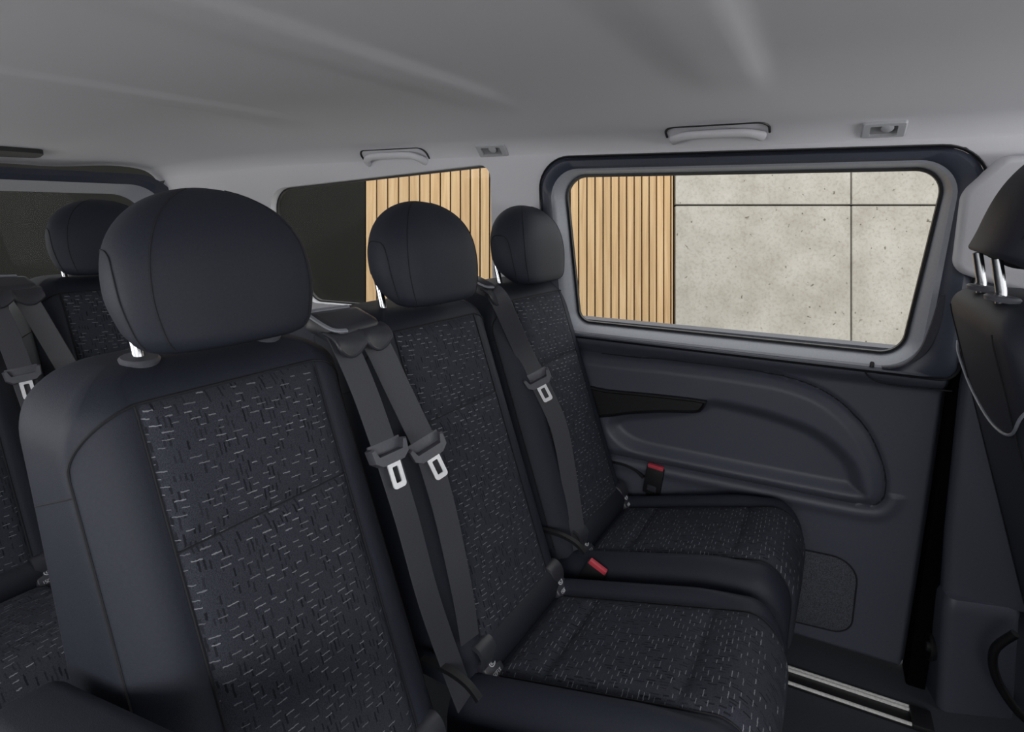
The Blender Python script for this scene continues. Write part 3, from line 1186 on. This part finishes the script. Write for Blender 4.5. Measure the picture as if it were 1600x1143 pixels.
def isofix(parent, y):
    """plastic anchor guide between cushion and backrest, with a printed ring and a small printed word block"""
    mb = MB()
    c = Vector((0.012, y, 0.388))
    # cup: crescent wall open towards the front
    rings = []
    for a in np.linspace(-1.2, 2.5, 18):
        ca, sa = math.cos(a), math.sin(a)
        rings.append([c + Vector((ca * r * 0.75, dy, sa * r)) for r, dy in ((0.026, -0.024), (0.033, -0.022), (0.034, 0.0), (0.033, 0.022), (0.026, 0.024), (0.027, 0.0))])
    mb.loft(rings, cap0=True, cap1=True)
    # tongue-shaped lip with the mark
    lip = rpoly([(-0.026, -0.030), (0.026, -0.030), (0.022, 0.018), (-0.022, 0.018)], [0.014, 0.014, 0.01, 0.01], 5)
    ex = Vector((0, 1, 0))
    ez = Vector((-0.62, 0, 0.78))
    nn = ex.cross(ez)
    if nn.x < 0:
        nn = -nn
    o0 = c + Vector((0.024, 0, -0.008))
    mb.loft([[o0 + ex * p.x + ez * p.y - nn * 0.012 for p in lip], [o0 + ex * p.x + ez * p.y for p in lip], [o0 + ex * p.x + ez * p.y + nn * 0.003 for p in inset(lip, 0.003)]], cap0=True, cap1=True)
    cap = mb.build('anchor_guide', MAT['guide'], parent, angle=45)
    mb = MB()
    ctr = o0 + nn * 0.0045 + ez * 0.002
    mb.tube([ctr + (ex * math.cos(t) + ez * math.sin(t) * 0.8) * 0.0075 for t in np.linspace(0, 2 * math.pi, 24, endpoint=False)], 0.0011, 5, closed=True)
    mb.tube([ctr + (ex * math.cos(t) + ez * math.sin(t) * 0.8) * 0.0032 for t in np.linspace(0.5, 5.4, 14)], 0.0009, 5)
    # small printed letters below the ring: I S O F I X, each a few strokes
    GL = {'I': [((0, 0), (0, 1))], 'S': [((1, 1), (0, 1), (0, .5), (1, .5), (1, 0), (0, 0))], 'O': [((0, 0), (1, 0), (1, 1), (0, 1), (0, 0))], 'F': [((0, 0), (0, 1), (1, 1)), ((0, .5), (.8, .5))], 'X': [((0, 0), (1, 1)), ((0, 1), (1, 0))]}
    u = -0.0135
    for ch in 'ISOFIX':
        wch = 0.0012 if ch == 'I' else 0.0034
        for st in GL[ch]:
            pts = [o0 + nn * 0.0038 + ex * (u + q[0] * wch) + ez * (-0.0205 + q[1] * 0.0065) for q in st]
            for a, b in zip(pts, pts[1:]):
                mb.tube([a, b], 0.0006, 4)
        u += wch + 0.0018
    mb.build('printed_mark', MAT['mark'], cap)['label'] = 'pale printed ring and small lettering'
    return cap


def lever(parent, y, z=0.44, x=-0.02):
    mb = MB()
    pts = catmull([(x - 0.03, y, z + 0.012), (x + 0.02, y + 0.004, z + 0.012), (x + 0.06, y + 0.006, z + 0.002), (x + 0.085, y + 0.006, z - 0.016)], 5)
    ribbon(mb, pts, [(0, 1, 0)] * len(pts), 0.013, 0.008)
    return mb.build('recline_lever', MAT['black'], parent)


def belt_guide(parent, ys, x0, z0):
    """plastic cap on the shoulder of the backrest with one slot per belt"""
    mb = MB()
    ya, yb = min(ys) - 0.028, max(ys) + 0.026
    P = rpoly([(ya, -0.040), (yb, -0.036), (yb + 0.004, 0.030), (ya + 0.01, 0.036)], [0.014, 0.014, 0.02, 0.02], 5)
    ax = Vector((0.93, 0, -0.36)).normalized()     # slopes down to the front
    nn = Vector((0.36, 0, 0.93)).normalized()
    c = Vector((x0, 0, z0))
    f = lambda p, h: c + Vector((0, p.x, 0)) + ax * p.y + nn * h
    mb.loft([[f(p, -0.016) for p in P], [f(p, 0.004) for p in P], [f(p, 0.009) for p in inset(P, 0.004)], [f(p, 0.011) for p in inset(P, 0.014)]], cap0=True, cap1=True)
    g = mb.build('belt_guide', MAT['guide'], parent, angle=45)
    mb = MB()
    for y in ys:
        # drooping hood over each slot: its front lip hangs over the webbing
        rows = []
        for k in np.linspace(0, 1, 8):
            row = []
            for q in np.linspace(-1, 1, 17):
                dr = 0.030 * k * k * (1 - 0.55 * q * q)
                row.append(c + Vector((0.022 + 0.030 * math.sin(k * 1.4), y + 0.0315 * q * (1 - 0.10 * k), -0.004 - 0.008 * k - dr)))
            rows.append(row)
        grid_mesh(mb, rows)
        grid_mesh(mb, [[p + Vector((-0.004, 0, -0.005)) for p in r] for r in rows])
        rim = [r[0] for r in rows] + rows[-1][1:-1] + [r[-1] for r in reversed(rows)]
        mb.tube([p + Vector((-0.002, 0, -0.002)) for p in rim], 0.0034, 8)
    mb.build('slot_rim', MAT['guide'], g)
    mb = MB()
    e = [f(Vector(p), 0.0095) for p in ((yb - 0.02, -0.036), (ya + 0.016, -0.039), (ya + 0.003, -0.03), (ya + 0.006, 0.022), (ya + 0.03, 0.034))]
    ribbon(mb, catmull(e, 5), [nn] * 21, 0.003, 0.007)
    mb.build('pale_edge', MAT['lip'], g)['label'] = 'pale grey edge of the belt guide'
    return g


def make_seat(armrest=False, guides=None):
    root = empty('passenger_seat')
    B = Back(lambda z: -0.192 + (0.977 - z) * 0.36, lambda z: -0.362 + (0.95 - z) * 0.20, 1.017)
    back_parts(B, root, MAT['dash_back'], 0.978, (0.808,), 0.856)
    head_parts(Head(-0.232, 1.036, 0.203), root, -0.256, 1.010)
    cushion_parts(root)
    mb = MB()
    prof = [(0.020, 0.0), (0.041, 0.010), (0.045, 0.03), (0.045, 0.27), (0.041, 0.29), (0.020, 0.30)]
    mb.lathe(prof, (-0.002, -0.15, 0.376), (0, 1, 0), 28)
    mb.build('lumbar_roll', MAT['roll'], root)
    for y in (-0.138, 0.148):
        isofix(root, y)
    lever(root, 0.217)
    mb = MB()
    mb.box((0.20, 0, 0.128), (0.36, 0.34, 0.216), 0.02)
    mb.box((0.20, -0.15, 0.027), (0.46, 0.05, 0.022), 0.006)
    mb.box((0.20, 0.15, 0.027), (0.46, 0.05, 0.022), 0.006)
    mb.build('seat_base', MAT['black'], root)['label'] = 'black seat base on floor runners'
    if armrest:
        mb = MB()
        cen = catmull([(-0.245, -0.262, 0.630), (-0.18, -0.262, 0.645), (0.06, -0.262, 0.702), (0.24, -0.262, 0.738)], 8)
        rings = []
        for i, p in enumerate(cen):
            t = i / (len(cen) - 1)
            k = math.sqrt(max(0.03, 1 - (1 - min(1, t / 0.22)) ** 2)) if t < 0.22 else (math.sqrt(max(0.05, 1 - ((t - 0.85) / 0.15) ** 2)) if t > 0.85 else 1)
            q = rpoly([(-0.044, -0.036), (0.044, -0.036), (0.044, 0.036), (-0.044, 0.036)], [0.018, 0.018, 0.022, 0.022], 5)
            rings.append([(p.x, p.y + v.x * (0.6 + 0.4 * k), p.z + v.y * k) for v in q])
        mb.loft(rings, cap0=True, cap1=True)
        mb.build('armrest', MAT['cover'], root, angle=60)
    if guides:
        belt_guide(root, *guides)
    return root


seat_near = make_seat(armrest=True, guides=((0.188, 0.250), -0.212, 1.024))
seat_mid = make_seat()
seat_far = make_seat(guides=((-0.225,), -0.228, 1.026))
seat_near.location = (-0.5, 0.465, 0)
seat_mid.location = (-0.49, 0.935, -0.005)
seat_far.location = (-0.47, 1.385, -0.010)
for st, dz in ((seat_near, 0.0), (seat_mid, -0.012), (seat_far, -0.018)):
    st.rotation_euler = (-0.03, 0, -0.06)
    for ch in st.children:
        if ch.name.startswith('headrest'):
            ch.location.z += dz
tag(seat_near, 'large navy passenger seat nearest the viewer, with an armrest, dashed fabric panel and big headrest', 'seat', 'passenger seats in the second row')
tag(seat_mid, 'navy passenger seat in the middle of the row, between two seat belts', 'seat', 'passenger seats in the second row')
tag(seat_far, 'navy passenger seat beside the sliding door under its big window', 'seat', 'passenger seats in the second row')
rear_mid = copy_tree(seat_mid)
rear_mid.location = (-1.555, 0.885, 0)
tag(rear_mid, 'dark rear row seat whose headrest stands before the dark tailgate window', 'seat', 'passenger seats in the back row')
rear_near = copy_tree(seat_near)
rear_near.location = (-1.555, 0.415, 0)
tag(rear_near, 'rear row seat cut off by the left edge of the photo, behind the nearest seat', 'seat', 'passenger seats in the back row')

# ---------------- front passenger seat at the right edge
fs = empty('front_seat', (0.50, 1.20, 0))
Bf = Back(lambda z: -0.085 + (1.0 - z) * 0.30, lambda z: -0.246 + (1.0 - z) * 0.325, 1.068, z0=0.34, w=0.225, rz=0.10)
fb = back_parts(Bf, fs, MAT['dash_back'], 0.99, (0.82,), None)
mb = MB()
half_w = [(Bf.xr(0.945) + 0.004, 0.2255, 0.945), (Bf.xr(0.925) - 0.003, 0.203, 0.925), (Bf.xr(0.885) - 0.006, 0.147, 0.885), (Bf.xr(0.862) - 0.007, 0.08, 0.862)]
mb.tube(catmull(half_w + [(Bf.xr(0.854) - 0.008, 0, 0.854)] + [(x, -y, z) for x, y, z in reversed(half_w)], 6), 0.0024, 6)
mb.build('back_welt', MAT['welt'], fb)['label'] = 'pale welt across the rear of the backrest'
mb = MB()
for s in (1, -1):
    mb.tube([(Bf.xr(z) - 0.004 + Bf.inx(z), s * min(0.15, Bf.W(z) - 0.04), z) for z in np.linspace(0.42, 1.03, 40)], 0.0011, 5)
mb.build('rear_seam', MAT['seam'], fb)
head_parts(Head(-0.198, 1.105, 0.210, tilt=-0.28), fs, -0.235, 1.064, sep=0.062)
cushion_parts(fs)
mb = MB()
mb.box((0.22, 0, 0.12), (0.42, 0.38, 0.24), 0.02)
mb.build('seat_base', MAT['black'], fs)
mb = MB()
pts = catmull([(-0.05, 0.232, 0.33), (-0.075, 0.244, 0.27), (-0.06, 0.250, 0.20), (-0.01, 0.252, 0.13), (0.05, 0.25, 0.10)], 6)
mb.tube(pts, 0.009, 10)
mb.build('base_lever', MAT['black'], fs)
tag(fs, 'navy front seat seen from behind at the right edge, with two chrome headrest posts', 'seat')


# ================================================================== SEAT BELTS
def make_belt(upper, lower, wdir_top, wdir_low, ang=0.0, w=0.046):
    """upper / lower webbing paths meet at the tongue (last of upper = first of lower)"""
    base = Vector(lower[-1])
    root = empty('seat_belt', base)
    up = [p - base for p in catmull(upper, 8)]
    lo = [p - base for p in catmull(lower, 8)]
    mb = MB()
    ribbon(mb, up, [wdir_top] * len(up), w, 0.0018)
    mb.build('upper_webbing', MAT['web'], root, angle=30)
    mb = MB()
    ribbon(mb, lo, [Vector(wdir_top).lerp(Vector(wdir_low), i / (len(lo) - 1)) for i in range(len(lo))], w, 0.0018)
    mb.build('lower_webbing', MAT['web'], root, angle=30)
    # tongue
    T = Vector(upper[-1]) - base
    d = (Vector(upper[-1]) - Vector(upper[-2])).normalized()
    ex = Vector(wdir_top)
    ex = (ex - d * ex.dot(d)).normalized()
    nn = d.cross(ex)
    if nn.x < 0:
        nn = -nn
    R0 = Matrix((ex, d, nn)).transposed()
    R = R0 @ Matrix.Rotation(ang, 3, 'Z')
    f = lambda x, y, z: T + R @ Vector((x, y, z + 0.006))
    mb = MB()
    prof = [(-0.036, -0.016), (-0.030, -0.018), (-0.024, -0.002), (0.024, -0.002), (0.030, -0.018), (0.036, -0.016), (0.034, 0.006), (0.022, 0.016), (-0.022, 0.016), (-0.034, 0.006)]
    P = [Vector(p) for p in prof]
    mb.loft([[f(p.x, p.y, -0.009) for p in P], [f(p.x, p.y, 0.006) for p in P], [f(p.x * 0.94, p.y * 0.9 + 0.0008, 0.010) for p in P]], cap0=True, cap1=True)
    mb.box(f(0, -0.012, -0.007), (0.062, 0.02, 0.004), 0.001, R)
    tg = mb.build('tongue', MAT['tongue'], root, angle=35)
    tg['label'] = 'grey plastic belt tongue'
    mb = MB()
    o_ = rpoly([(-0.0125, 0.008), (0.0125, 0.008), (0.0125, 0.058), (-0.0125, 0.058)], [0.002, 0.002, 0.006, 0.006], 5)
    i_ = rpoly([(-0.0055, 0.022), (0.0055, 0.022), (0.0055, 0.049), (-0.0055, 0.049)], [0.002, 0.002, 0.002, 0.002], 5)
    mb.loft([[f(p.x, p.y, 0.0075) for p in o_], [f(p.x, p.y, 0.0075) for p in i_], [f(p.x, p.y, 0.0045) for p in i_], [f(p.x, p.y, 0.0045) for p in o_], [f(p.x, p.y, 0.0075) for p in o_]])
    mb.build('tongue_plate', MAT['steel'], tg, angle=30)['label'] = 'bright steel tongue plate with a slot'
    return root


# local offsets are relative to the row (second row x = 0)
BELT_A = dict(upper=[(-0.70, 0.690, 1.010), (-0.680, 0.690, 1.010), (-0.662, 0.690, 0.985), (-0.632, 0.697, 0.910), (-0.595, 0.699, 0.812)],
              lower=[(-0.595, 0.699, 0.812), (-0.558, 0.700, 0.70), (-0.518, 0.704, 0.55), (-0.470, 0.730, 0.36)])
BELT_B = dict(upper=[(-0.70, 0.750, 1.005), (-0.675, 0.752, 1.003), (-0.655, 0.758, 0.975), (-0.627, 0.775, 0.895), (-0.585, 0.796, 0.785)],
              lower=[(-0.585, 0.796, 0.785), (-0.552, 0.800, 0.67), (-0.512, 0.790, 0.53), (-0.490, 0.780, 0.44)])
BELT_C = dict(upper=[(-0.69, 1.196, 1.010), (-0.668, 1.198, 1.006), (-0.650, 1.206, 0.975), (-0.622, 1.255, 0.86), (-0.585, 1.270, 0.782)],
              lower=[(-0.585, 1.270, 0.782), (-0.530, 1.282, 0.66), (-0.488, 1.268, 0.50), (-0.450, 1.240, 0.37)])
ba = make_belt(BELT_A['upper'], BELT_A['lower'], (0.3, 1, 0), (0.1, 1, 0), 0.05)
tag(ba, 'charcoal seat belt hanging along the right edge of the nearest seat', 'seat belt', 'seat belts of the second row')
bb = make_belt(BELT_B['upper'], BELT_B['lower'], (0.55, 0.85, 0), (0.2, 1, 0), 0.0)
tag(bb, 'charcoal seat belt lying over the left bolster of the middle seat', 'seat belt', 'seat belts of the second row')
bc = make_belt(BELT_C['upper'], BELT_C['lower'], (0.85, 0.55, 0), (0.4, 0.9, 0), 0.0)
tag(bc, 'charcoal seat belt in front of the far seat beside the sliding door', 'seat belt', 'seat belts of the second row')
DX, DY = -1.055, -0.055
bra = copy_tree(ba)
bra.location = Vector(ba.location) + Vector((DX, DY, 0))
tag(bra, 'rear row seat belt with a white tongue plate at the left edge of the photo', 'seat belt', 'seat belts of the back row')
brb = copy_tree(bb)
brb.location = Vector(bb.location) + Vector((DX, DY, 0))
tag(brb, 'rear row seat belt over the left side of the seat before the tailgate window', 'seat belt', 'seat belts of the back row')


# ================================================================== BUCKLES
def make_buckle(loc, tilt, lean, h=0.085):
    root = empty('belt_buckle', loc)
    R = Matrix.Rotation(tilt, 3, 'Y') @ Matrix.Rotation(lean, 3, 'X')
    mb = MB()
    mb.box(R @ Vector((0, 0, h / 2)), (0.052, 0.017, h), 0.004, R)
    mb.box(R @ Vector((0, 0, -0.05)), (0.030, 0.008, 0.12), 0.002, R)
    body = mb.build('buckle_body', MAT['black'], root)
    mb = MB()
    mb.box(R @ Vector((0, -0.0093, 0.020)), (0.026, 0.002, 0.018), 0.001, R)
    mb.build('latch_slot', MAT['guide'], body)
    mb = MB()
    mb.box(R @ Vector((0, -0.001, h + 0.003)), (0.046, 0.014, 0.012), 0.003, R)
    mb.build('release_button', MAT['red'], root)['label'] = 'red release button'
    return root


b1 = make_buckle((-0.365, 1.611, 0.365), 0.12, 0.02)
tag(b1, 'black belt buckle with red button standing against the sliding door panel', 'buckle', 'belt buckles of the second row')
b2 = make_buckle((-0.415, 1.174, 0.312), 0.45, 0.0, 0.075)
tag(b2, 'belt buckle showing its red button between middle and far seat cushions', 'buckle', 'belt buckles of the second row')


# ================================================================== ROOF FITTINGS
def roof_pt(x, y):
    return Vector((x, y, ceil_z(x, y)))


def roof_axes(x, y):
    """direction down along the lining, and out of the lining into the cabin"""
    t = Vector((0, 0.01, ceil_z(x, y + 0.005) - ceil_z(x, y - 0.005))).normalized()
    return t, Vector((0, t.z, -t.y))


def make_handle(x0, x1, y):
    root = empty('grab_handle', roof_pt((x0 + x1) / 2, y))
    o = Vector(root.location)
    t, n = roof_axes((x0 + x1) / 2, y)
    L = (x1 - x0) / 2
    mb = MB()
    ctl = [(-1, 0.030, -0.010), (-1, 0.024, 0.008), (-0.90, 0.004, 0.016), (-0.55, -0.010, 0.018), (0.55, -0.010, 0.018), (0.90, 0.004, 0.016), (1, 0.024, 0.008), (1, 0.030, -0.010)]
    pts = catmull([Vector((L * q, 0, 0)) + t * a + n * b for q, a, b in ctl], 6)
    rings = []
    m = len(pts)
    for i, p in enumerate(pts):
        d = (pts[min(i + 1, m - 1)] - pts[max(i - 1, 0)]).normalized()
        a = t - d * t.dot(d)
        a.normalize()
        b = d.cross(a)
        k = abs(2 * i / (m - 1) - 1)
        rt, rn = 0.0115 + 0.006 * sm(0.6, 1.0, k), 0.009
        rings.append([p + a * math.cos(q) * rt + b * math.sin(q) * rn for q in np.linspace(0, 2 * math.pi, 16, endpoint=False)])
    mb.loft(rings, cap0=True, cap1=True)
    mb.build('grip', MAT['liner'], root)
    mb = MB()
    P = rpoly([(-L - 0.016, -0.024), (L + 0.016, -0.024), (L + 0.016, 0.030), (-L - 0.016, 0.030)], [0.030, 0.030, 0.006, 0.006], 8)
    arch = P[:18]
    arch = [Vector((-L - 0.016, 0.020))] + arch + [Vector((L + 0.016, 0.020))]
    mb.tube([Vector((p.x, 0, 0)) + t * p.y + n * 0.002 for p in arch], 0.003, 6)  # thin black tube outlining the handle
    mb.build('surround', MAT['black'], root)['label'] = 'dark outline arching round the grip'
    return root


h1 = make_handle(-1.315, -1.09, 1.508)
tag(h1, 'grey grab handle on the ceiling edge above the rear side window with oak slats', 'handle', 'grab handles on the ceiling edge')
h2 = make_handle(-0.328, -0.128, 1.478)
tag(h2, 'grey grab handle on the ceiling edge above the sliding door window', 'handle', 'grab handles on the ceiling edge')


def make_lamp(x, y, w, h):
    p = roof_pt(x, y)
    root = empty('ceiling_light', p)
    t, n = roof_axes(x, y)
    f = lambda a, b, c: Vector((a, 0, 0)) + t * b + n * c
    O = rpoly([(-w / 2, -h / 2), (w / 2, -h / 2), (w / 2, h / 2), (-w / 2, h / 2)], [0.006] * 4, 5)
    I = rpoly([(-w / 2 + 0.016, -h / 2 + 0.010), (w / 2 - 0.016, -h / 2 + 0.010), (w / 2 - 0.016, h / 2 - 0.008), (-w / 2 + 0.016, h / 2 - 0.008)], [0.003] * 4, 5)
    mb = MB()
    mb.loft([[f(p.x, p.y, -0.012) for p in O], [f(p.x, p.y, 0.004) for p in O], [f(p.x, p.y, 0.008) for p in inset(O, 0.003)], [f(p.x, p.y, 0.008) for p in I], [f(p.x, p.y, -0.004) for p in I]])
    mb.build('housing', MAT['lightplastic'], root)
    mb = MB()
    mb.prism(I, lambda p: f(p.x, p.y, -0.002), lambda p: f(p.x, p.y, 0.002))
    lens = mb.build('lens', MAT['lens'], root, smooth=False)
    lens['label'] = 'unlit grey lamp lens'
    mb = MB()
    mb.lathe([(0.006, 0), (0.010, 0.003), (0.012, 0.006), (0.008, 0.008)], f(0.006, -0.006, 0.001), n, 16)
    mb.build('bulb_cover', MAT['lightplastic'], lens)
    return root


MAT['lens'] = M_noise('lamp_lens', rgb(120, 121, 124), rgb(132, 133, 136), 0.15, 300, 0.1, 40)
l1 = make_lamp(-0.845, 1.507, 0.095, 0.046)
tag(l1, 'small ceiling light between the two side windows', 'ceiling light', 'ceiling lights')
l2 = make_lamp(0.110, 1.500, 0.082, 0.046)
tag(l2, 'small ceiling light above the front corner of the sliding door window', 'ceiling light', 'ceiling lights')

mb = MB()
zr = ceil_z(-2.1, 0.85)
V = rpoly([(-2.24, 0.55), (-2.26, 1.04), (-2.325, 1.05), (-2.35, 0.55)], [0.01, 0.02, 0.02, 0.01], 5)
mb.prism(V, lambda p: (p[0], p[1], ceil_z(p[0], p[1]) - 0.014), lambda p: (p[0], p[1], ceil_z(p[0], p[1]) + 0.01))
tag(mb.build('roof_grip', MAT['black'], smooth=False), 'black recessed slot in the ceiling above the tailgate window', 'roof slot')

# ================================================================== FLOOR RAIL beside the seats
rail = empty('floor_rail', (-0.02, 1.487, 0))
mb = MB()
for y in (-0.026, 0.020, 0.0295):
    mb.box((0, y, 0.006), (0.66, 0.0062, 0.012), 0.0015)
mb.build('metal_strip', MAT['alu'], rail)
mb = MB()
mb.box((0, -0.002, 0.003), (0.66, 0.058, 0.006), 0.001)
mb.build('dark_channel', MAT['black'], rail)
mb = MB()
mb.box((0.350, 0.0, 0.008), (0.045, 0.066, 0.016), 0.005)
mb.build('end_cap', MAT['black'], rail)
tag(rail, 'bright aluminium rail strips on the dark floor before the sliding door', 'rail')
